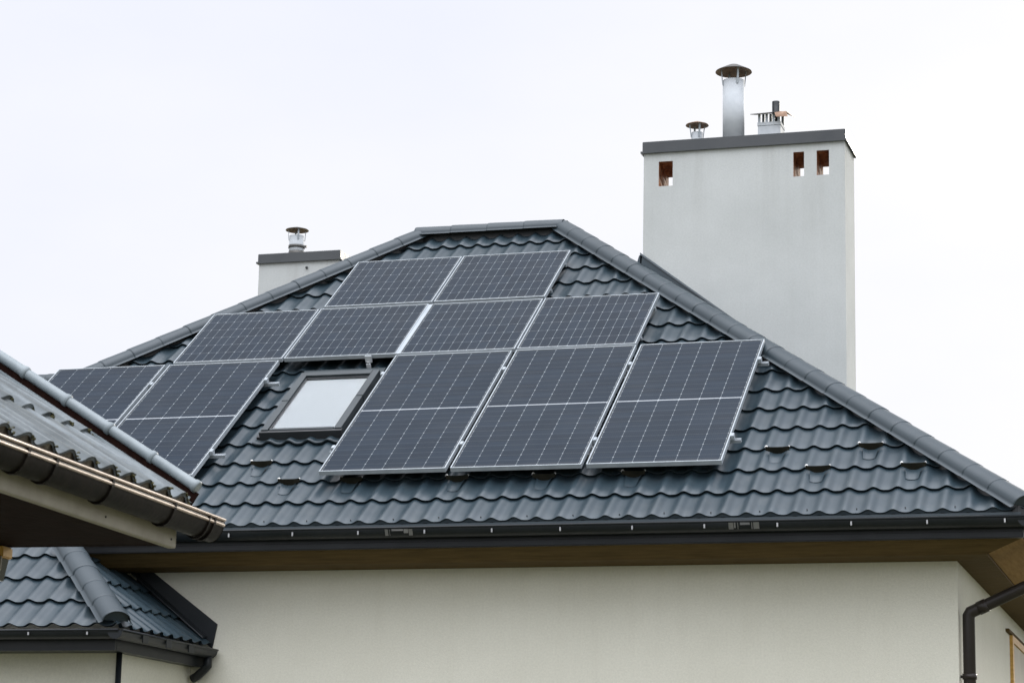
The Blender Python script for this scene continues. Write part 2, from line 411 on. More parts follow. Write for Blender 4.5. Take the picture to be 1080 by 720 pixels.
# snow guards: an upright saddle over a trough with a foot plate running down
def snow_guard(u, v):
    g = bpy.data.objects.new('snow_guard', None); COL.objects.link(g); g.parent = house
    hw = PITCH * .52
    bm = bmesh.new()
    def prof(du):
        t = du / PITCH + .5; t -= round(t); return .030 * (.5 + .5 * math.cos(2 * math.pi * t)) ** 1.75
    n = 14; F = []; B = []
    for i in range(n + 1):
        du = -hw + 2 * hw * i / n; e = abs(du) / hw
        top = .058 + .006 * e ** 3; bot = prof(du) + .004
        hs = .012
        for (lst, dv) in ((F, -.002), (B, .002)):
            lst.append((bm.verts.new(rp(u + du, v - .010, HT + hs + bot)), bm.verts.new(rp(u + du, v + dv, HT + hs + max(top, bot + .006)))))
    for L_, flip in ((F, 0), (B, 1)):
        for a, b_ in zip(L_, L_[1:]):
            q = [a[0], b_[0], b_[1], a[1]]
            bm.faces.new(q[::-1] if flip else q)
    for a, b_, c, d in zip(F, F[1:], B, B[1:]):
        bm.faces.new((a[1], b_[1], d[1], c[1]))
    obj('blade', bm, M['guard'], g)
    bm = bmesh.new()
    for (w0, w1, va, vb, h) in ((.060, .046, v - .005, v - .15, .013),):
        P = []
        m_ = 8
        top = []; 
        for j, vv in enumerate((va, (va + vb) / 2, vb)):
            w = w0 + (w1 - w0) * j / 2
            top.append([bm.verts.new(rp(u - w + 2 * w * i / m_, vv, HT + h + (.006 if j < 2 else .001) + prof(-w + 2 * w * i / m_) * 1.0)) for i in range(m_ + 1)])
        for A, B2 in zip(top, top[1:]):
            for i in range(m_):
                f = bm.faces.new((B2[i], B2[i + 1], A[i + 1], A[i])); f.smooth = True
        pass
    obj('foot_plate', bm, M['tile'], g)
    for sx in (-1, 1):
        bm = bmesh.new()
        bmesh.ops.create_icosphere(bm, subdivisions=2, radius=.013 if sx < 0 else .008, matrix=Matrix.Translation(rp(u + sx * hw * .95, v + .012, HT + .066)))
        obj('seal_screw', bm, M['white'], g, True)
for (k, v) in ((-1.5, .352), (.5, .033), (2.5, .372), (4.5, .040), (-25.5, .365), (-23.5, .045),
               (-20.5, .045), (-15.5, .03), (-11.5, .02), (-7.5, .03)):
    snow_guard(PHASE + k * PITCH, v)

# walls
bm = bmesh.new()
box(bm, -8.2, XWALL, YWALL, YN - .52, 0, ZSOF + .1)
wall = obj('wall', bm, M['plaster'], house)
# soffit, fascia
bm = bmesh.new()
ZW = ZSOF - .10
def strip(bm, a0, a1, b0, b1):      # sloped board between two lines, 18 mm thick
    up_ = V((0, 0, .018)); q = [V(a0), V(a1), V(b1), V(b0)]
    hexa(bm, [*q, *[p + up_ for p in q]])
ym, xm = YE + .22, 5.13
strip(bm, (-8.5, YE + .076, ZSOF), (5.39, YE + .076, ZSOF), (-8.5, ym, ZW + .008), (xm, ym, ZW + .008))
strip(bm, (-8.5, ym, ZW + .008), (xm, ym, ZW + .008), (-8.5, YWALL + .01, ZW), (XWALL, YWALL + .01, ZW))
bmesh.ops.recalc_face_normals(bm, faces=list(bm.faces))
obj('soffit', bm, M['wood'], house)
bm = bmesh.new()
strip(bm, (xm, ym, ZW + .008), (xm, YN - .1, ZW + .008), (XWALL - .01, YWALL + .01, ZW), (XWALL - .01, YN - .1, ZW))
bmesh.ops.recalc_face_normals(bm, faces=list(bm.faces))
obj('soffit', bm, M['wood'], house)
bm = bmesh.new()
strip(bm, (5.374, YE + .076, ZSOF + .02), (5.374, YN - .1, ZSOF + .02), (xm + .002, ym, ZW + .028), (xm + .002, YN - .1, ZW + .028))
bmesh.ops.recalc_face_normals(bm, faces=list(bm.faces))
obj('soffit_board', bm, M['oak'], house)
bm = bmesh.new()
box(bm, -8.5, 5.40, YE + .035, YE + .07, ZSOF + .045, ZE - .05)
box(bm, 5.375, 5.40, YE + .072, YN, ZSOF + .045, ZE - .04)
obj('fascia', bm, M['gutter'], house)
bm = bmesh.new()
box(bm, -8.5, 5.405, YE + .028, YE + .075, ZSOF - .002, ZSOF + .043)
bevel(bm, .006)
obj('soffit_trim', bm, M['gutter'], house)

# gutter: half-round channel with rolled lip
def gutter(name, P0, P1, out, r, m, parent, lip=.009, caps=True, lipmat=None, deep=1.05):
    P0, P1, out = V(P0), V(P1), V(out)
    bm = bmesh.new(); n = 14
    def ring(P):
        pts = []
        for k in range(n + 1):
            a = math.pi * k / n
            pts.append(P + out * (r * math.cos(a)) - V((0, 0, 1)) * (r * deep * math.sin(a)))
        for k in range(n, -1, -1):
            a = math.pi * k / n
            pts.append(P + out * ((r - .004) * math.cos(a)) - V((0, 0, 1)) * ((r - .004) * deep * math.sin(a)))
        return [bm.verts.new(p) for p in pts]
    A, B = ring(P0), ring(P1); N = len(A)
    for k in range(N):
        f = bm.faces.new((A[k], A[(k + 1) % N], B[(k + 1) % N], B[k])); f.smooth = True
    nf = len(bm.faces); tube(bm, [P0 + out * r, P1 + out * r], lip, 10); bm.faces.ensure_lookup_table()
    if lipmat:
        for f in bm.faces[nf:]: f.material_index = 1
    if caps:
        for P, s in ((P0, 0), (P1, 1)):
            e = []
            for k in range(n + 1):
                a = math.pi * k / n
                e.append(bm.verts.new(P + out * (r * 1.02 * math.cos(a)) - V((0, 0, 1)) * (r * (deep + .02) * math.sin(a))))
            bm.faces.new(e if s else e[::-1])
    bmesh.ops.recalc_face_normals(bm, faces=list(bm.faces))
    return obj(name, bm, [m, lipmat] if lipmat else m, parent)
GZ = 3.978
gut = gutter('gutter', (-8.6, YE - .015, GZ + .012), (XE + .05, YE - .015, GZ), (0, -1, 0), .066, M['gutter'], house)
gut2 = gutter('gutter', (XE + .028, YE - .075, GZ - .002), (XE + .028, YN, GZ - .01), (1, 0, 0), .066, M['gutter'], house)
for x in (-7.3, -6.75, -6.2, -5.7, -5.2, -4.7, -4.15, -3.6, -3.1, -2.6, -2.1, -1.57, -1.05, -.525, -.004, .524, 1.05, 1.574, 2.097, 2.638, 3.171, 3.70, 4.226, 4.757, 5.29):
    bm = bmesh.new()
    box(bm, x - .009, x + .009, YE - .087, YE - .080, GZ - .045, GZ - .012)
    bevel(bm, .004)
    obj('gutter_bracket', bm, M['clip'], gut)
# worn printed stickers on the gutter
for x0, blocks in ((.735, ((0, .025, 1), (.035, .004, 1), (.055, .09, .25), (.15, .035, .6), (.188, .03, 1))),
                   (3.345, ((0, .035, 1), (.04, .012, .8), (.065, .005, 1), (.085, .07, .35), (.165, .008, 1), (.18, .042, 1)))):
    bm = bmesh.new()
    for (dx, w, h) in blocks:
        a0, a1 = R(9), R(9 + 40 * h)
        yy = lambda a: YE - .015 - math.cos(a) * .0715; zz = lambda a: GZ + .004 - math.sin(a) * .075
        x = x0 + dx
        v_ = [bm.verts.new(q) for q in ((x, yy(a1), zz(a1)), (x + w, yy(a1), zz(a1)), (x + w, yy(a0), zz(a0)), (x, yy(a0), zz(a0)))]
        bm.faces.new(v_)
    bmesh.ops.solidify(bm, geom=list(bm.faces), thickness=.001)
    obj('printed_sticker', bm, M['clip'], gut)

# downpipe on the east wall
bm = bmesh.new()
PX = 4.955
tube(bm, [(XE + .03, .19, 3.93), (XE + .03, .19, 3.64), (XE + .0, .192, 3.585), (PX + .016, .221, 3.388), (PX, .222, 3.36), (PX, .222, .1)], .045, 20)
pipe = obj('downpipe', bm, M['pipe'], house)
for z in (2.93, 1.2):
    bm = bmesh.new(); lathe(bm, [(.0455, -.02), (.052, -.02), (.052, .02), (.0455, .02)], (PX, .222, z), 20)
    box(bm, XWALL - .005, PX - .04, .212, .232, z - .01, z + .01)
    obj('pipe_clamp', bm, M['pipe'], pipe)
bm = bmesh.new(); d_ = (V((XE, .192, 3.585)) - V((PX + .016, .221, 3.388))).normalized(); q_ = V((PX + .016, .221, 3.388)) + d_ * .06
tube(bm, [q_, q_ + d_ * .07], .0495, 20)
obj('pipe_joint', bm, M['pipe'], pipe)
# east window with golden frame
win = bpy.data.objects.new('window', None); COL.objects.link(win); win.parent = house
bm = bmesh.new()
y0, y1, z0, z1 = 4.0, 5.9, 2.1, 3.59
for (a, b_, c, d) in ((y0, y0 + .12, z0, z1), (y1 - .12, y1, z0, z1), (y0 + .12, y1 - .12, z1 - .07, z1), (y0 + .12, y1 - .12, z0, z0 + .07)):
    box(bm, XWALL - .02, XWALL + .028, a, b_, c, d)
obj('frame', bm, M['winwood'], win)
bm = bmesh.new(); box(bm, XWALL - .01, XWALL + .012, y0 + .12, y1 - .12, z0 + .07, z1 - .07)
obj('pane', bm, M['shade'], win)
bm = bmesh.new(); box(bm, XWALL - .01, XWALL + .03, y0 - .35, y1 + .15, z1 - .012, z1 + .012)
obj('lintel_trim', bm, M['wood'], win)

# ------------------------------------------------------------------ bay on the south side with its own little hipped roof
BX, BY, BZ = -.92, -1.5, 3.165
bay_bm = bmesh.new()
bo = V((0, BY, BZ - .012))
hipB = hplane((BX, BY, 0), (-1, 1))
wave_tiles(bay_bm, bo, EX, EV, EN, -5.2, BX + .1, 0, 1.3, PITCH, PHASE, COURSE, .028, .018, .017, jit=.0012, clips= [hipB, ((0, -.52, 0), (0, 1, 0))])
wave_tiles(bay_bm, V((BX, 0, BZ - .012)), V((0, 1, 0)), V((-ct, 0, st)), V((st, 0, ct)), BY - .1, YWALL, 0, 1.6, PITCH, .1, COURSE, .028, .018, .017,
           [(hipB[0], -hipB[1]), ((0, 0, ZSOF - .02), (0, 0, 1))])
bay = obj('bay_roof', bay_bm, M['tile'], house)
bm = bmesh.new(); cap_line(bm, lift((BX + .01, BY - .01, BZ - .012), .05), lift((BX - .88, BY + .88, BZ + .88 * T - .012), .05), .26, r=.104)
obj('hip_cap', bm, M['cap'], bay)
# wall flashing beside the bay roof
bm = bmesh.new()
y_ = YWALL - .012
a = V((BX + .035, 0, BZ - .02)); sdir = V((-1, 0, T))
q0, q1 = a, a + sdir * .68
pts = []
for (p, h) in ((q0, 0), (q1, 0), (q1, .19), (q0 + V((.035, 0, .0)), .19)): pts.append(p + V((0, 0, h)))
hexa(bm, [(pts[0].x, y_, pts[0].z), (pts[0].x, YWALL - .001, pts[0].z), (pts[1].x, YWALL - .001, pts[1].z), (pts[1].x, y_, pts[1].z),
          (pts[3].x, y_, pts[3].z), (pts[3].x, YWALL - .001, pts[3].z), (pts[2].x, YWALL - .001, pts[2].z), (pts[2].x, y_, pts[2].z)])
for i, (dx, w) in enumerate(((0, .035),)):
    hexa(bm, [(q0.x - .05, YWALL - .09, q0.z + .075), (q0.x - .05, YWALL - .012, q0.z + .085), (q1.x - .02, YWALL - .012, q1.z + .085), (q1.x - .02, YWALL - .09, q1.z + .075),
              (q0.x - .05, YWALL - .085, q0.z + .085), (q0.x - .05, YWALL - .012, q0.z + .10), (q1.x - .02, YWALL - .012, q1.z + .10), (q1.x - .02, YWALL - .085, q1.z + .085)])
bmesh.ops.recalc_face_normals(bm, faces=list(bm.faces))
obj('wall_flashing', bm, M['gutter'], bay)
g1 = gutter('gutter', (-5.2, BY - .02, BZ - .035), (BX + .06, BY - .02, BZ - .035), (0, -1, 0), .058, M['gutter'], bay)
g2 = gutter('gutter', (BX + .035, BY - .075, BZ - .037), (BX + .035, YWALL - .03, BZ - .037), (1, 0, 0), .058, M['gutter'], bay)
for x in (-3.4, -2.9, -2.35, -1.86, -1.57, -1.1):
    bm = bmesh.new(); box(bm, x - .009, x + .009, BY - .085, BY - .079, BZ - .072, BZ - .045); bevel(bm, .003)
    obj('gutter_bracket', bm, M['clip'], g1)
for y in (-1.2, -.8, -.4):
    bm = bmesh.new(); box(bm, BX + .094, BX + .101, y - .05, y + .05, BZ - .10, BZ - .04); bevel(bm, .003)
    obj('gutter_bracket', bm, M['gutter'], g2)
bm = bmesh.new(); tube(bm, [(BX + .04, YWALL - .09, BZ - .08), (BX + .04, YWALL - .09, BZ - .16), (BX + .0, YWALL - .085, BZ - .2), (BX - .06, YWALL - .06, BZ - .24), (BX - .1, YWALL - .055, BZ - .26)], .034, 14)
obj('gutter_outlet', bm, M['gutter'], bay)
bm = bmesh.new()
box(bm, -5.1, BX - .02, BY + .05, BY + .075, BZ - .17, BZ - .04)
box(bm, BX - .045, BX - .02, BY + .08, YWALL, BZ - .17, BZ - .04)
box(bm, -5.1, BX - .05, BY + .08, YWALL, BZ - .165, BZ - .15)
obj('fascia', bm, M['gutter'], bay)
bm = bmesh.new(); box(bm, -5.0, BX - .14, BY + .34, YWALL + .05, 0, BZ - .16)
obj('bay_wall', bm, M['plaster'], house)
bm = bmesh.new(); tube(bm, [(BX - .11, BY + .31, BZ - .16), (BX - .11, BY + .31, .1)], .022, 14)
obj('downpipe', bm, M['gutter'], bay)

# ------------------------------------------------------------------ chimneys
def pierced_wall(bm, x0, x1, y, z0, z1, holes, flip, mi=0):
    xs = sorted({x0, x1, *[h[0] for h in holes], *[h[1] for h in holes]})
    zs = sorted({z0, z1, *[h[2] for h in holes], *[h[3] for h in holes]})
    for a, b_ in zip(xs, xs[1:]):
        for c, d in zip(zs, zs[1:]):
            mx_, mz = (a + b_) / 2, (c + d) / 2
            if any(h[0] < mx_ < h[1] and h[2] < mz < h[3] for h in holes): continue
            q = [bm.verts.new(p) for p in ((a, y, c), (b_, y, c), (b_, y, d), (a, y, d))]
            bm.faces.new(q[::-1] if flip else q)
def chimney(x0, x1, y0, y1, z0, z1, holes, capz, name='chimney', over=.012):
    bm = bmesh.new()
    back = [(a - .03, b_, c, d) for (a, b_, c, d) in holes]
    pierced_wall(bm, x0, x1, y0, z0, z1, holes, False)
    pierced_wall(bm, x0, x1, y1, z0, z1, back, True)
    for q in (((x1, y0, z0), (x1, y1, z0), (x1, y1, z1), (x1, y0, z1)), ((x0, y1, z0), (x0, y0, z0), (x0, y0, z1), (x0, y1, z1)),
              ((x0, y0, z1), (x1, y0, z1), (x1, y1, z1), (x0, y1, z1))):
        bm.faces.new([bm.verts.new(p) for p in q])
    ch = obj(name, bm, M['chim'], house)
    for (h, k) in zip(holes, back):
        bm = bmesh.new()
        A = [(h[0], y0, h[2]), (h[1], y0, h[2]), (h[1], y0, h[3]), (h[0], y0, h[3])]
        B = [(k[0], y1, k[2]), (k[1], y1, k[2]), (k[1], y1, k[3]), (k[0], y1, k[3])]
        # plaster reveal then brick
        va = [bm.verts.new(p) for p in A]; vb = [bm.verts.new(p) for p in B]
        for i in range(4):
            bm.faces.new((va[i], va[(i + 1) % 4], vb[(i + 1) % 4], vb[i]))
        bmesh.ops.subdivide_edges(bm, edges=list(bm.edges), cuts=5, use_grid_fill=True)
        for v_ in bm.verts:
            if y0 + .01 < v_.co.y < y1 - .01:
                v_.co += V((random.uniform(-.008, .008), 0, random.uniform(-.008, .008)))
        bmesh.ops.recalc_face_normals(bm, faces=list(bm.faces))
        for f in bm.faces: f.normal_flip()
        obj('vent_opening', bm, M['brick'], ch)
    bm = bmesh.new()
    box(bm, x0 - over, x1 + over, y0 - over, y1 + over, z1 + .002, capz)
    bevel(bm, .004)
    # drip edge
    e = over + .014
    for (a, b_, c, d) in ((x0 - e, x1 + e, y0 - e, y0 - over + .001), (x0 - e, x1 + e, y1 + over - .001, y1 + e), (x0 - e, x0 - over + .001, y0 - over + .002, y1 + over - .002), (x1 + over - .001, x1 + e, y0 - over + .002, y1 + over - .002)):
        box(bm, a, b_, c, d, z1 - .012, z1 + .006)
    obj('cap', bm, M['chimcap'], ch)
    return ch
CY0, CY1 = 3.30, 3.825
CX0, CX1 = 1.757, 3.603
ch = chimney(CX0, CX1, CY0, CY1, 5.0, 7.93, [(1.898, 2.029, 7.603, 7.836), (3.139, 3.236, 7.616, 7.844), (3.35, 3.461, 7.617, 7.845)], 8.03)
# flashing skirt that follows the east slope
bm = bmesh.new()
def zr(x): return ZE + (XE - x) * TE
for (ya, yb) in ((CY0 - .02, CY0 - .002), (CY1 + .002, CY1 + .02)):
    xa, xb = CX0 - .02, CX1 + .02
    hexa(bm, [(xa, ya, zr(xa)), (xb, ya, zr(xb)), (xb, yb, zr(xb)), (xa, yb, zr(xa)), (xa, ya, zr(xa) + .24), (xb, ya, zr(xb) + .21), (xb, yb, zr(xb) + .21), (xa, yb, zr(xa) + .24)])
    hexa(bm, [(xa, ya - .012, zr(xa) + .23), (xb, ya - .012, zr(xb) + .20), (xb, ya - .001, zr(xb) + .20), (xa, ya - .001, zr(xa) + .23),
              (xa, ya - .008, zr(xa) + .25), (xb, ya - .008, zr(xb) + .22), (xb, ya - .001, zr(xb) + .217), (xa, ya - .001, zr(xa) + .247)])
hexa(bm, [(CX0 - .09, CY0 - .02, zr(CX0) + .03), (CX0 - .02, CY0 - .02, zr(CX0)), (CX0 - .02, CY1 + .02, zr(CX0)), (CX0 - .09, CY1 + .02, zr(CX0) + .03),
          (CX0 - .03, CY0 - .02, zr(CX0) + .24), (CX0 - .002, CY0 - .02, zr(CX0) + .24), (CX0 - .002, CY1 + .02, zr(CX0) + .24), (CX0 - .03, CY1 + .02, zr(CX0) + .24)])
bmesh.ops.recalc_face_normals(bm, faces=list(bm.faces))
obj('flashing', bm, M['tile'], ch)
ch2 = chimney(-2.965, -2.06, 5.5, 5.80, 5.6, 7.68, [], 7.772)
bm = bmesh.new()
bmesh.ops.create_icosphere(bm, subdivisions=1, radius=.016, matrix=Matrix.Translation((-2.42, 5.49, 7.60)))
obj('wall_hook', bm, M['trim'], ch2)

# cowls on the chimneys (they stand on the caps: things of their own)
def cowl(name, label, x, y, zbase, rp_, ztop, rc, zc, hc, nst, capmats=('darkcap', 'brownsteel'), ring=False):
    t = thing(name, label, 'chimney cowl', (x, y, zbase), 'metal cowls on the chimneys')
    H = ztop - zbase; Zc = zc - zbase
    bm = bmesh.new(); lathe(bm, [(rp_ - .006, -.02), (rp_, -.02), (rp_, H), (rp_ - .004, H), (rp_ - .006, -.02)])
    obj('pipe', bm, M['galv'], t)
    bm = bmesh.new()
    lathe(bm, [(0, Zc + hc), (rc * .3, Zc + hc * .8), (rc, Zc), (rc + .003, Zc - .006), (rc * .97, Zc - .004), (rc * .3, Zc + hc * .8 - .012), (0, Zc + hc - .014)], mi=[0, 0, 0, 1, 1, 1])
    bmesh.ops.recalc_face_normals(bm, faces=list(bm.faces))
    obj('rain_cap', bm, [M[capmats[0]], M[capmats[1]]], t)
    for i in range(nst):
        a = 2 * math.pi * (i + .35) / nst
        c, s = math.cos(a), math.sin(a)
        bm = bmesh.new()
        p0 = V((c * (rp_ + .005), s * (rp_ + .005), H - .05)); p1 = V((c * rc * .72, s * rc * .72, Zc + hc * .22))
        pm = V((c * (rp_ + .012), s * (rp_ + .012), H + .005))
        w = V((-s, c, 0)) * .009; th_ = V((c, s, 0)) * .002
        for A, B in ((p0, pm), (pm, p1)):
            hexa(bm, [A - w - th_, A + w - th_, A + w + th_, A - w + th_, B - w - th_, B + w - th_, B + w + th_, B - w + th_])
        bmesh.ops.recalc_face_normals(bm, faces=list(bm.faces))
        obj('strut', bm, M['alu'], t)
    return t
cowl('flue_cowl', 'tall shiny steel flue with wide dark rain cap, tallest on the big chimney', 2.538, 3.56, 8.03, .100, 8.645, .166, 8.735, .075, 4)
cowl('flue_cowl', 'short small steel vent with brown round cap left of the tall flue', 2.196, 3.56, 8.03, .052, 8.17, .104, 8.245, .035, 4, ('brownsteel', 'brownsteel'))
tb = cowl('flue_cowl', 'steel vent with clamp band and round cap on the small chimney behind the left hip', -2.61, 5.65, 7.77, .080, 7.99, .121, 8.058, .032, 4)
bm = bmesh.new(); lathe(bm, [(.081, .085), (.087, .085), (.087, .115), (.081, .115)]); box(bm, .084, .115, -.012, .012, .09, .112)
obj('clamp_band', bm, M['darkcap'], tb)
bm = bmesh.new(); lathe(bm, [(.0815, 0), (.083, 0), (.083, .05), (.0815, .05)])
obj('base_collar', bm, M['darkcap'], tb)
# square cowl with a tilted plate and a stub pipe through it
sq = thing('square_cowl', 'square steel vent box with tilted roof plate and a dark stub pipe', 'chimney cowl', (2.888, 3.56, 8.03), 'metal cowls on the chimneys')
bm = bmesh.new(); box(bm, -.104, .104, -.10, .10, -.01, .135); bevel(bm, .004); box(bm, -.108, .108, -.104, .104, .135, .165)
obj('box', bm, M['galv'], sq)
def plate_z(y): return .278 + .30 * y
for sx in (-1, -.25, .45, 1):
    for sy in (-1, 1):
        bm = bmesh.new(); box(bm, sx * .09 - .012, sx * .09 + .012, sy * .096 - .004, sy * .096 + .004, .14, plate_z(sy * .096) - .004)
        obj('post', bm, M['alu'], sq)
bm = bmesh.new()
def pl(x, y, d): return (x, y, plate_z(y) + d + .03 * (x + .165))
hexa(bm, [pl(-.165, -.15, -.003), pl(.10, -.15, -.003), pl(.10, .16, -.003), pl(-.165, .16, -.003), pl(-.165, -.15, .003), pl(.10, -.15, .003), pl(.10, .16, .003), pl(-.165, .16, .003)])
# the right third of the plate is bent down at the back
hexa(bm, [pl(.101, -.15, -.003), pl(.175, -.15, -.012), (.195, .13, .262), pl(.101, .16, -.003), pl(.101, -.15, .003), pl(.175, -.15, -.006), (.195, .13, .268), pl(.101, .16, .003)], 1)
hexa(bm, [pl(.06, -.152, -.002), pl(.165, -.152, -.002), (.185, -.165, .185), (.075, -.168, .19), pl(.06, -.147, -.001), pl(.165, -.147, -.001), (.185, -.16, .186), (.075, -.163, .191)], 1)
bmesh.ops.recalc_face_normals(bm, faces=list(bm.faces))
obj('roof_plate', bm, [M['darkcap'], M['brownsteel']], sq)
bm = bmesh.new(); lathe(bm, [(.03, .05), (.036, .05), (.036, .385), (.03, .385), (.03, .05)], (.045, 0, 0), 18)
obj('stub_pipe', bm, M['gutter'], sq)

# ------------------------------------------------------------------ skylight
sk = bpy.data.objects.new('skylight', None); COL.objects.link(sk); sk.parent = house
def rbox(bm, u0, u1, v0, v1, h0, h1): return box(bm, u0, u1, v0, v1, h0, h1, 0, lambda a, b_, c: rp(a, b_, c))
su0, su1, sv0, sv1 = -.812, -.108, .865, 1.93
bm = bmesh.new()
fw = .058
rbox(bm, su0, su0 + fw, sv0, (sv0 + sv1) / 2 - .002, -.12, -.055)
obj('lower_cover', bm, M['skyframe'], sk); bm = bmesh.new()
rbox(bm, su1 - fw, su1, sv0, (sv0 + sv1) / 2 + .05, -.12, -.055)
obj('lower_cover', bm, M['skyframe'], sk)
bm = bmesh.new()
rbox(bm, su0 - .003, su0 + fw, (sv0 + sv1) / 2, sv1, -.12, -.051)
rbox(bm, su1 - fw, su1 + .003, (sv0 + sv1) / 2 + .052, sv1, -.12, -.051)
rbox(bm, su0 + fw + .001, su1 - fw - .001, sv1 - .07, sv1, -.12, -.047)
rbox(bm, su0 - .02, su1 + .02, sv1 + .001, sv1 + .11, -.12, -.085)
obj('upper_cover', bm, M['skyframe'], sk)
bm = bmesh.new()
rbox(bm, su0 + fw + .001, su0 + fw + .014, sv0 + .03, sv1 - .071, -.12, -.066)
rbox(bm, su1 - fw - .014, su1 - fw - .001, sv0 + .03, sv1 - .071, -.12, -.066)
rbox(bm, su0 + fw + .015, su1 - fw - .015, sv1 - .095, sv1 - .071, -.12, -.066)
rbox(bm, su0 - .01, su1 + .01, sv0 - .034, sv0 - .001, -.16, -.064)
rbox(bm, su0 - .045, su0 - .004, sv0 - .02, sv1 + .05, -.14, -.112)
rbox(bm, su1 + .004, su1 + .045, sv0 - .02, sv1 + .05, -.14, -.112)
obj('sash', bm, M['skydark'], sk)
bm = bmesh.new(); rbox(bm, su0 + fw + .015, su1 - fw - .015, sv0, sv0 + .028, -.12, -.058)
obj('bottom_rail', bm, M['skyframe'], sk)
bm = bmesh.new(); rbox(bm, su0 + fw + .015, su1 - fw - .015, sv0 + .029, sv1 - .096, -.088, -.085)
obj('blind', bm, M['blind'], sk)
m, nt, b = mat('skylight_glass'); b.inputs['Base Color'].default_value = (1, 1, 1, 1)
b.inputs['Transmission Weight'].default_value = 1; b.inputs['Roughness'].default_value = .02; b.inputs['IOR'].default_value = 1.5
dn = noise(nt, 5, 4); mr = nd(nt, 'ShaderNodeMapRange'); mr.inputs['To Min'].default_value = .01; mr.inputs['To Max'].default_value = .05
nt.links.new(dn.outputs['Fac'], mr.inputs['Value']); nt.links.new(mr.outputs['Result'], b.inputs['Roughness'])
bm = bmesh.new(); rbox(bm, su0 + fw + .015, su1 - fw - .015, sv0 + .029, sv1 - .096, -.075, -.071)
obj('pane', bm, m, sk)
# pleated lead apron below the skylight
bm = bmesh.new()
na = 60; rows = []
for (v, h, k) in ((sv0 - .03, .018, .5), (sv0 - .065, .016, .9), (sv0 - .118, .026, 1.05)):
    row = []
    for i in range(na + 1):
        u = su0 - .05 + (su1 - su0 + .10) * i / na
        pr = .030 * (.5 + .5 * math.cos(2 * math.pi * (u - PHASE) / PITCH)) ** 1.75
        row.append(bm.verts.new(rp(u, v + .004 * math.sin(u * 43), HT + h + pr * k)))
    rows.append(row)
rows.append([bm.verts.new(v_.co - EN * .014 + EV * .008) for v_ in rows[-1]])
for A, B in zip(rows, rows[1:]):
    for i in range(na): bm.faces.new((B[i], B[i + 1], A[i + 1], A[i])).smooth = True
obj('apron', bm, M['cap'], sk)

# ------------------------------------------------------------------ solar panels
W, H = 1.038, 2.094
WL, HL = 1.0318, 1.0287
matP = cell_material('tall_panel_cells', W, H, 6, 24, True, (.065, .078, .088))
matL = cell_material('short_panel_cells', WL, HL, 12, 6, False, (.165, .185, .20))
PR = Matrix((EX, EV, EN)).transposed().to_euler()
def panel(label, u, v, w, h, mt, jig=0):
    t = thing('solar_panel', label, 'solar panel', rp(u, v, 0), 'solar panels on the roof', PR)
    th = .036; lip = .009
    bm = bmesh.new()
    box(bm, 0, lip, 0, h, -th, 0); box(bm, w - lip, w, 0, h, -th, 0)
    box(bm, lip + .0002, w - lip - .0002, 0, lip, -th, -.0002); box(bm, lip + .0002, w - lip - .0002, h - lip, h, -th, -.0002)
    obj('frame', bm, M['alu'], t)
    bm = bmesh.new()
    box(bm, lip + .0005, w - lip - .0005, lip + .0005, h - lip - .0005, -.009, -.004)
    uvl = bm.loops.layers.uv.new('UVMap')
    for f in bm.faces:
        for l in f.loops: l[uvl].uv = (l.vert.co.x, l.vert.co.y)
    obj('glass', bm, mt, t)
    t.rotation_euler.rotate_axis('X', jig * 2.5)
    return t
G_ = .0398
panel('tall solar panel just right of the skylight in the lowest row', 0, 0, W, H, matP, .0004)
panel('tall solar panel in the middle of the three-panel block in front', W + G_, 0, W, H, matP, .0008)
panel('tall solar panel at the right end of the lowest row, nearest the right hip', 2 * (W + G_), 0, W, H, matP, .0013)
UL = -3.192
panel('tall solar panel at the far left, partly hidden by the mossy roof in front', UL, 0, W, H, matP, .0006)
panel('tall solar panel just left of the skylight', UL + W + G_, 0, W, H, matP, .0)
VM, VT = 2.1334, 3.2146
panel('short wide solar panel at the left end of the four-panel row', -2.0968, VM, WL, HL, matL, .0)
panel('short wide solar panel directly above the skylight', -2.0968 + WL + .02, VM, WL, HL, matL, .0009)
panel('short wide solar panel right of the broad white seam in the four-panel row', .0182, VM, WL, HL, matL, -.0006)
panel('short wide solar panel at the right end of the four-panel row', .0182 + WL + .02, VM, WL, HL, matL, .0004)
panel('solar panel on the left of the topmost pair below the ridge', -1.0325, VT, WL, HL, matL, -.0008)
panel('solar panel on the right of the topmost pair below the ridge', -1.0325 + WL + .02, VT, WL, HL, matL, .0006)

# mounting rails with hooks and clamps
def rail(label, u0, u1, v, hooks, clamps, bottomhook=()):
    t = thing('mounting_rail', label, 'mounting rail', rp(u0, v, -.078), 'aluminium rails under the panels', PR)
    L_ = u1 - u0
    bm = bmesh.new()
    box(bm, 0, L_, -.014, .014, .014, .022); box(bm, 0, L_, -.014, -.006, .0221, .041); box(bm, 0, L_, .006, .014, .0221, .041)
    obj('rail', bm, M['alu'], t)
    for c in clamps:
        bm = bmesh.new(); x = c - u0
        box(bm, x - .014, x + .014, -.025, .025, .0415, .083); bevel(bm, .003)
        obj('clamp', bm, M['alu'], t)
    for c in hooks:
        bm = bmesh.new(); x = c - u0
        box(bm, x - .018, x + .018, -.055, -.0145, .0, .03); box(bm, x - .018, x + .018, -.10, -.0555, -.05, -.006); box(bm, x - .018, x + .018, -.12, -.02, -.06, -.0505)
        obj('roof_hook', bm, M['galv'], t)
    return t
Wg = W + G_
cl = [Wg - G_ / 2, 2 * Wg - G_ / 2]
rail('lower aluminium rail under the three tall panels, its end sticking out at right', -.05, 3.215 + .055, .41, (.3, 1.2, 2.1, 2.95), cl + [-.013, 3 * Wg - G_ + .013])
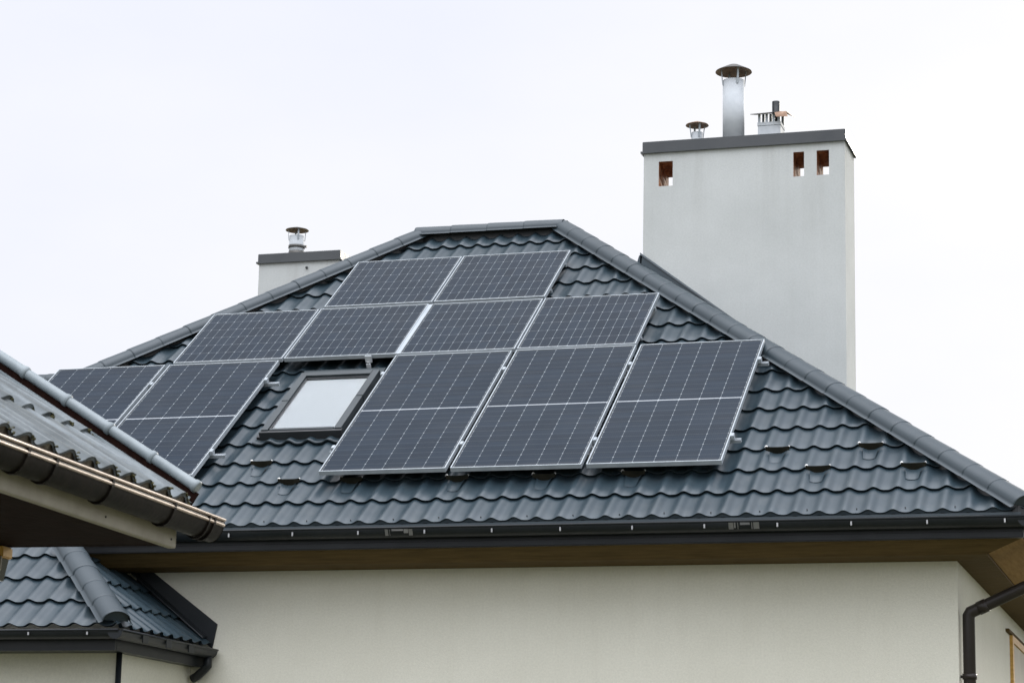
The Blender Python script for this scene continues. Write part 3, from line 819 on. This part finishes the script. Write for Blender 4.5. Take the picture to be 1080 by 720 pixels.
rail('upper aluminium rail under the three tall panels, its end sticking out at right', -.03, 3.215 + .06, 1.745, (.3, 1.2, 2.1, 2.95), cl + [-.013, 3 * Wg - G_ + .013])
rail('lower aluminium rail under the two left tall panels', UL - .12, UL + 2 * Wg + .085, .41, (-3.0, -2.2, -1.3), [UL + Wg - G_ / 2, UL + 2 * Wg - G_ + .013])
rail('upper aluminium rail under the two left tall panels, sticking out beside skylight', UL - .12, UL + 2 * Wg + .085, 1.72, (-3.0, -2.2, -1.3), [UL + Wg - G_ / 2, UL + 2 * Wg - G_ + .013])
rail('lower aluminium rail under the four-panel row, just above the skylight', -2.11, 2.11, VM + .20, (-1.6, 1.2), [])
rail('upper aluminium rail under the four-panel row', -2.11, 2.11, VM + .80, (-1.6, -.6, .3, 1.2), [])
rail('lower aluminium rail under the topmost pair of panels', -1.04, 1.06, VT + .22, (-.8, .8), [])
rail('upper aluminium rail under the topmost pair of panels', -1.04, 1.06, VT + .80, (-.8, .8), [])
# the bright cover strip in the seam of the middle row
bm = bmesh.new(); rbox(bm, -.0125, .0178, VM + .002, VM + HL - .004, -.03, -.003)
o = obj('seam_cover', bm, M['alu'], None); o['label'] = 'broad pale metal strip filling the seam in the four-panel row'; o['category'] = 'cover strip'
# hook peeping out above the skylight
t = thing('roof_hook', 'small steel roof hook peeping out below the panel above the skylight', 'roof hook', rp(-.265, VM, -.05), None, PR)
bm = bmesh.new(); box(bm, -.03, .03, -.018, -.003, -.02, .045); bevel(bm, .003); box(bm, -.014, .014, -.03, -.0185, -.055, -.012); box(bm, -.018, .018, -.045, -.0305, -.06, -.02)
obj('bracket', bm, M['galv'], t)
bm = bmesh.new(); lathe(bm, [(0, .012), (.012, .012), (.012, 0), (0, 0)], (0, -.032, -.012), 6)
obj('bolt', bm, M['clip'], t)

# ================================================================== the neighbouring roof in front, at left
a = R(-2.5)
fd = V((math.sin(a), math.cos(a), 0)); fl = V((-math.cos(a), math.sin(a), 0)); Z = V((0, 0, 1))
FG = V((2.16867, -6.60610, 3.16024))
FT = R(32); fv = fl * math.cos(FT) + Z * math.sin(FT); fnr = fd.cross(fv)
def fp(l, s, z): return FG + fl * l + fd * s + Z * z
out = thing('outbuilding', 'low neighbouring building with mossy grey pantile roof and brown gutter in front', 'building', (0, 0, 0))
bm = bmesh.new()
ro = FG + fl * .055 + Z * .018
SV = -.31
wave_tiles(bm, ro, fd, fv, fnr, -5.0, SV, -.0, 3.0, 0.205, -1.67, .60, .038, .014, .003, [], per=14, power=1.0, jit=.003)
fill = bmesh.new(); nf_ = 400; tr = []; br_ = []
for i in range(nf_ + 1):
    ss = -5.0 + (SV + 5.0) * i / nf_
    hh = .038 * (.5 + .5 * math.cos(2 * math.pi * (ss + 1.67) / .205))
    tr.append(fill.verts.new(ro + fd * ss + fv * (.010 + .004 * math.sin(ss * 61)) + fnr * (hh + .004))); br_.append(fill.verts.new(ro + fd * ss + fv * .006 + fnr * -.05))
for i in range(nf_): fill.faces.new((br_[i], br_[i + 1], tr[i + 1], tr[i]))
# far slope of the same roof
rt = ro + fv * 3.0; fv2 = fl * math.cos(FT) - Z * math.sin(FT); fn2 = fv2.cross(fd) * -1
bl = ro + fl * (6 * math.cos(FT))
fv3 = -fl * math.cos(FT) + Z * math.sin(FT); fn3 = (-fd).cross(fv3)
wave_tiles(bm, bl, -fd, fv3, fn3, -SV, 5.0, 0, 3.0, .205, 0, .60, .046, .036, .02, [], per=6)
broof = obj('roof', bm, M['pantile'], out)
obj('mortar_bedding', fill, M['mortar'], broof)
# moss tufts at the laps
bm = bmesh.new()
for row, v0 in ((0, .0), (1, .60), (2, 1.2)):
    for k in range(-17, 8):
        s = -1.67 + k * .205
        if s > SV - .05 or s < -5: continue
        for j in range(5):
            off = random.gauss(.045, .026)
            r_ = random.uniform(.004, .010)
            pr = .038 * (.5 + .5 * math.cos(2 * math.pi * off / .205))
            p = ro + fd * (s + off) + fv * (v0 - .004 + random.uniform(-.01, .014)) + fnr * (pr + .008 + random.uniform(-.010, .008))
            mtx = Matrix.Translation(p) @ Matrix.Diagonal((random.uniform(.8, 1.6), random.uniform(.8, 1.6), random.uniform(.5, .9), 1))
            bmesh.ops.create_icosphere(bm, subdivisions=1, radius=r_, matrix=mtx)
for v_ in bm.verts: v_.co += V((random.uniform(-.003, .003), random.uniform(-.003, .003), random.uniform(-.003, .003)))
o = obj('moss', bm, M['moss'], broof); o['kind'] = 'stuff'
# ridge of the outbuilding
bm = bmesh.new(); cap_line(bm, rt + fd * -5 + fnr * .02, rt + fd * SV + fnr * .02, .4, r=.09)
obj('ridge_cap', bm, M['verge'], broof)
# round verge cap with collars and flat flange
def verge(sgn_v, base, up_v, nrm, name):
    bm = bmesh.new()
    n = 10; rad = .0255; cnt = 11; seg = .27
    P = lambda v, ss, h: base + up_v * v + fd * ss + nrm * h
    for i in range(cnt):
        v0, v1 = .02 + i * seg, .02 + (i + 1) * seg
        ringdefs = [(v0 - .004, rad + .001), (v0, rad + .006), (v0 + .018, rad + .0065), (v0 + .03, rad + .001), (v1 + .006, rad - .001)]
        rings = []
        for (vv, rr) in ringdefs:
            rings.append([bm.verts.new(P(vv, math.cos(2 * math.pi * k / 18) * rr, .094 + math.sin(2 * math.pi * k / 18) * rr)) for k in range(18)])
        for A, B in zip(rings, rings[1:]):
            for k in range(18):
                f = bm.faces.new((A[k], A[(k + 1) % 18], B[(k + 1) % 18], B[k])); f.smooth = True
        if i == 0: 
            bm.faces.new(rings[0])
    # flange under the roll: thin strip standing clear of the tiles
    for (s0, s1, h0, h1) in ((-.060, -.052, .030, .042),):
        hexa(bm, [P(.0, s0, h0), P(.0, s1, h0), P(3.0, s1, h0), P(3.0, s0, h0), P(.0, s0, h1), P(.0, s1, h1), P(3.0, s1, h1), P(3.0, s0, h1)])
    bmesh.ops.recalc_face_normals(bm, faces=list(bm.faces))
    o_ = obj(name, bm, M['verge'], broof)
    bm = bmesh.new()
    s0, s1, h0, h1 = -.004, .012, -.10, .072  # board coloured dark to draw the shadow gap below the roll
    hexa(bm, [P(.0, s0, h0), P(.0, s1, h0), P(3.0, s1, h0), P(3.0, s0, h0), P(.0, s0, h1), P(.0, s1, h1), P(3.0, s1, h1), P(3.0, s0, h1)])
    bmesh.ops.recalc_face_normals(bm, faces=list(bm.faces))
    obj('verge_shadow_board', bm, M['soffitdark'], broof)
    return o_
verge(1, ro + fd * (SV - .004), fv, fnr, 'verge_cap')
verge(1, bl + fd * (SV - .004), fv3, fn3 if fn3.z > 0 else -fn3, 'verge_cap')
# gutter
gg = gutter('gutter', fp(.07, -5.0, -.012), fp(.07, 0, -.004), -fl, .068, M['copper'], out, .008, True, M['lip_shine'], 1.55)
# gutter highlight painted as a second bead below the lip and brackets
bm = bmesh.new(); tube(bm, [fp(.006, -5, -.037), fp(.006, 0, -.029)], .008, 10); obj('gutter_highlight', bm, M['lip_shine'], gg)
for s in (-4.0, -3.3, -2.62, -2.14, -1.88, -1.32, -.62, -.20, -.13):
    bm = bmesh.new()
    for k in range(9):
        a0, a1 = math.pi * k / 9, math.pi * (k + 1) / 9
        def q(an, rr, ds): return fp(.07 - rr * math.cos(an), s + ds, -.006 - rr * 1.55 * math.sin(an))
        w_ = .012 if s not in (-.20,) else .006
        hexa(bm, [q(a0, .0685, -w_), q(a0, .0685, w_), q(a1, .0685, w_), q(a1, .0685, -w_), q(a0, .0745, -w_), q(a0, .0745, w_), q(a1, .0745, w_), q(a1, .0745, -w_)])
    bmesh.ops.recalc_face_normals(bm, faces=list(bm.faces))
    obj('gutter_bracket', bm, M['copper'], gg)
def fbox(bm, l0, l1, s0, s1, z0, z1): return box(bm, l0, l1, s0, s1, z0, z1, 0, lambda a_, b_, c: fp(a_, b_, c))
bm = bmesh.new(); fbox(bm, .145, .185, -5, -.245, -.170, .04); bevel(bm, .003)
bmesh.ops.recalc_face_normals(bm, faces=list(bm.faces))
fas = obj('fascia', bm, M['fascia'], out)
bm = bmesh.new()
for s in (-1.06, -.31):
    bmesh.ops.create_icosphere(bm, subdivisions=2, radius=.006, matrix=Matrix.Translation(fp(.145, s, -.135)))
obj('nails', bm, M['skydark'], fas)
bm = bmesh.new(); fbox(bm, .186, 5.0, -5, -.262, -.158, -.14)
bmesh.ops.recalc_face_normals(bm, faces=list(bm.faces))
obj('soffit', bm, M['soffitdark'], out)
# gable boards closing the far end of the roof, and the wall under it
bm = bmesh.new()
for sa, sb in ((-.30, -.27),):
    p = [(.15, -.16), (5.1, -.16), (2.6, 1.50)]
    va = [bm.verts.new(fp(x, sa, z)) for x, z in p]; vb = [bm.verts.new(fp(x, sb, z)) for x, z in p]
    bm.faces.new(va); bm.faces.new(vb[::-1])
    for i in range(3): bm.faces.new((va[i], vb[i], vb[(i + 1) % 3], va[(i + 1) % 3]))
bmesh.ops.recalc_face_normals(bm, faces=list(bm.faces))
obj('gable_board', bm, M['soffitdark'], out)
bm = bmesh.new(); fbox(bm, 1.6, 4.6, -4.6, -.8, -FG.z, -.16)
bmesh.ops.recalc_face_normals(bm, faces=list(bm.faces))
obj('wall', bm, M['plaster'], out)
# lantern under the far end of its soffit
lp = fp(1.012, -.33, -.165)
lan = thing('lantern', 'small dark hanging lantern with yellow top at left edge under the eave', 'lantern', lp)
bm = bmesh.new(); box(bm, -.06, .045, -.05, .05, -.055, -.0); bevel(bm, .006); obj('canopy', bm, M['winwood'], lan)
bm = bmesh.new(); hexa(bm, [(-.05, -.035, -.16), (.012, -.035, -.16), (.012, .035, -.16), (-.05, .035, -.16), (-.06, -.045, -.056), (.028, -.045, -.056), (.028, .045, -.056), (-.06, .045, -.056)]); obj('glass', bm, M['pane'], lan)
bm = bmesh.new(); tube(bm, [(.036, -.05, -.05), (.034, -.05, -.11), (.022, -.05, -.15), (-.03, -.05, -.175), (-.06, -.05, -.178)], .007, 10); obj('frame', bm, M['fascia'], lan)

# ------------------------------------------------------------------ ground
bm = bmesh.new()
bmesh.ops.create_grid(bm, x_segments=40, y_segments=40, size=400)
o = obj('ground', bm, M['grass']); o['kind'] = 'structure'

# ================================================================== camera
cam = bpy.data.cameras.new('camera'); co = bpy.data.objects.new('camera', cam); COL.objects.link(co)
Rx = V((0.956503416717696, 0.29092208724, 0.02157667617)); Ux = V((0.04125091030, -0.20810434218, 0.97723638142)); Fx = V((-0.28878984782, 0.93383988023, 0.21105331524))
mw = Matrix((( Rx.x, Ux.x, -Fx.x, 6.8468976), (Rx.y, Ux.y, -Fx.y, -17.1214857), (Rx.z, Ux.z, -Fx.z, 1.6), (0, 0, 0, 1)))
co.matrix_world = mw
cam.sensor_width = 36; cam.lens = 83.9113; cam.clip_start = .1; cam.clip_end = 2000
cam.dof.use_dof = True; cam.dof.focus_distance = 18.6; cam.dof.aperture_fstop = 8
scene.camera = co

# ================================================================== light: bright overcast, weak low sun from the right and behind the house
w = bpy.data.worlds.new('World'); scene.world = w; w.use_nodes = True
nt = w.node_tree; L = nt.links; bg = nt.nodes['Background']
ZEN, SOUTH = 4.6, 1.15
SEL, SAZ = R(19), R(12)        # elevation; azimuth from +Y towards +X
sky = nd(nt, 'ShaderNodeTexSky'); sky.sky_type = 'NISHITA'; sky.sun_disc = False
sky.sun_elevation = SEL; sky.sun_rotation = SAZ; sky.dust_density = 3; sky.air_density = 1
tc = nd(nt, 'ShaderNodeTexCoord')
n1 = noise(nt, 2.2, 5, .55, vec=tc.outputs['Generated'], stretch=(1, 1, 2.2))
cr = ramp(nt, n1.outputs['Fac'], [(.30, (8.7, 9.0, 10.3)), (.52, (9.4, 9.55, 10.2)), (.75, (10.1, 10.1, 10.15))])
# brightness added overhead and to the south, out of view, to light the walls
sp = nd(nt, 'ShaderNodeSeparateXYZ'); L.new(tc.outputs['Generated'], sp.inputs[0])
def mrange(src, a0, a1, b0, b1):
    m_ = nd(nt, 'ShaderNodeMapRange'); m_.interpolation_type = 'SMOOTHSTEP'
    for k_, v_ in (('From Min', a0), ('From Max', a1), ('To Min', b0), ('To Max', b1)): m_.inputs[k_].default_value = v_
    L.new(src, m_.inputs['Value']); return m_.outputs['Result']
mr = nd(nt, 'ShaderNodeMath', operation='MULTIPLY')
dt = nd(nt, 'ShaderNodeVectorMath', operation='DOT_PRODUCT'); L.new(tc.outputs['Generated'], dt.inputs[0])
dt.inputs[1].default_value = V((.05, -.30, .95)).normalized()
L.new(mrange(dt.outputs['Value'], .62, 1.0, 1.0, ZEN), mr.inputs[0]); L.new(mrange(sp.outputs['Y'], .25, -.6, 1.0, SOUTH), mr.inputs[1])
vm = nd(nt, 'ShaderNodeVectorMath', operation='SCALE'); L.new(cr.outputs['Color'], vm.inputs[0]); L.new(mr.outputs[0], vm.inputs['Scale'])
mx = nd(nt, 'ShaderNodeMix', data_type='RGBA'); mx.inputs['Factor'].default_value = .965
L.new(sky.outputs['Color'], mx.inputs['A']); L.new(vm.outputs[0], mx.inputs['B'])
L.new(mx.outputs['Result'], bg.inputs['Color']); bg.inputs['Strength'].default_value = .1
sun = bpy.data.lights.new('sun', 'SUN'); sun.energy = 2.0; sun.angle = R(14); sun.color = (1, .93, .82)
so = bpy.data.objects.new('sun', sun); COL.objects.link(so)
sd = V((math.sin(SAZ) * math.cos(SEL), math.cos(SAZ) * math.cos(SEL), math.sin(SEL)))
so.rotation_euler = sd.to_track_quat('Z', 'Y').to_euler(); so.location = (20, 10, 20)

vs = scene.view_settings
vs.view_transform = 'Standard'; vs.look = 'None'; vs.gamma = 1; vs.exposure = 0; vs.use_curve_mapping = False
scene.render.engine = 'CYCLES'
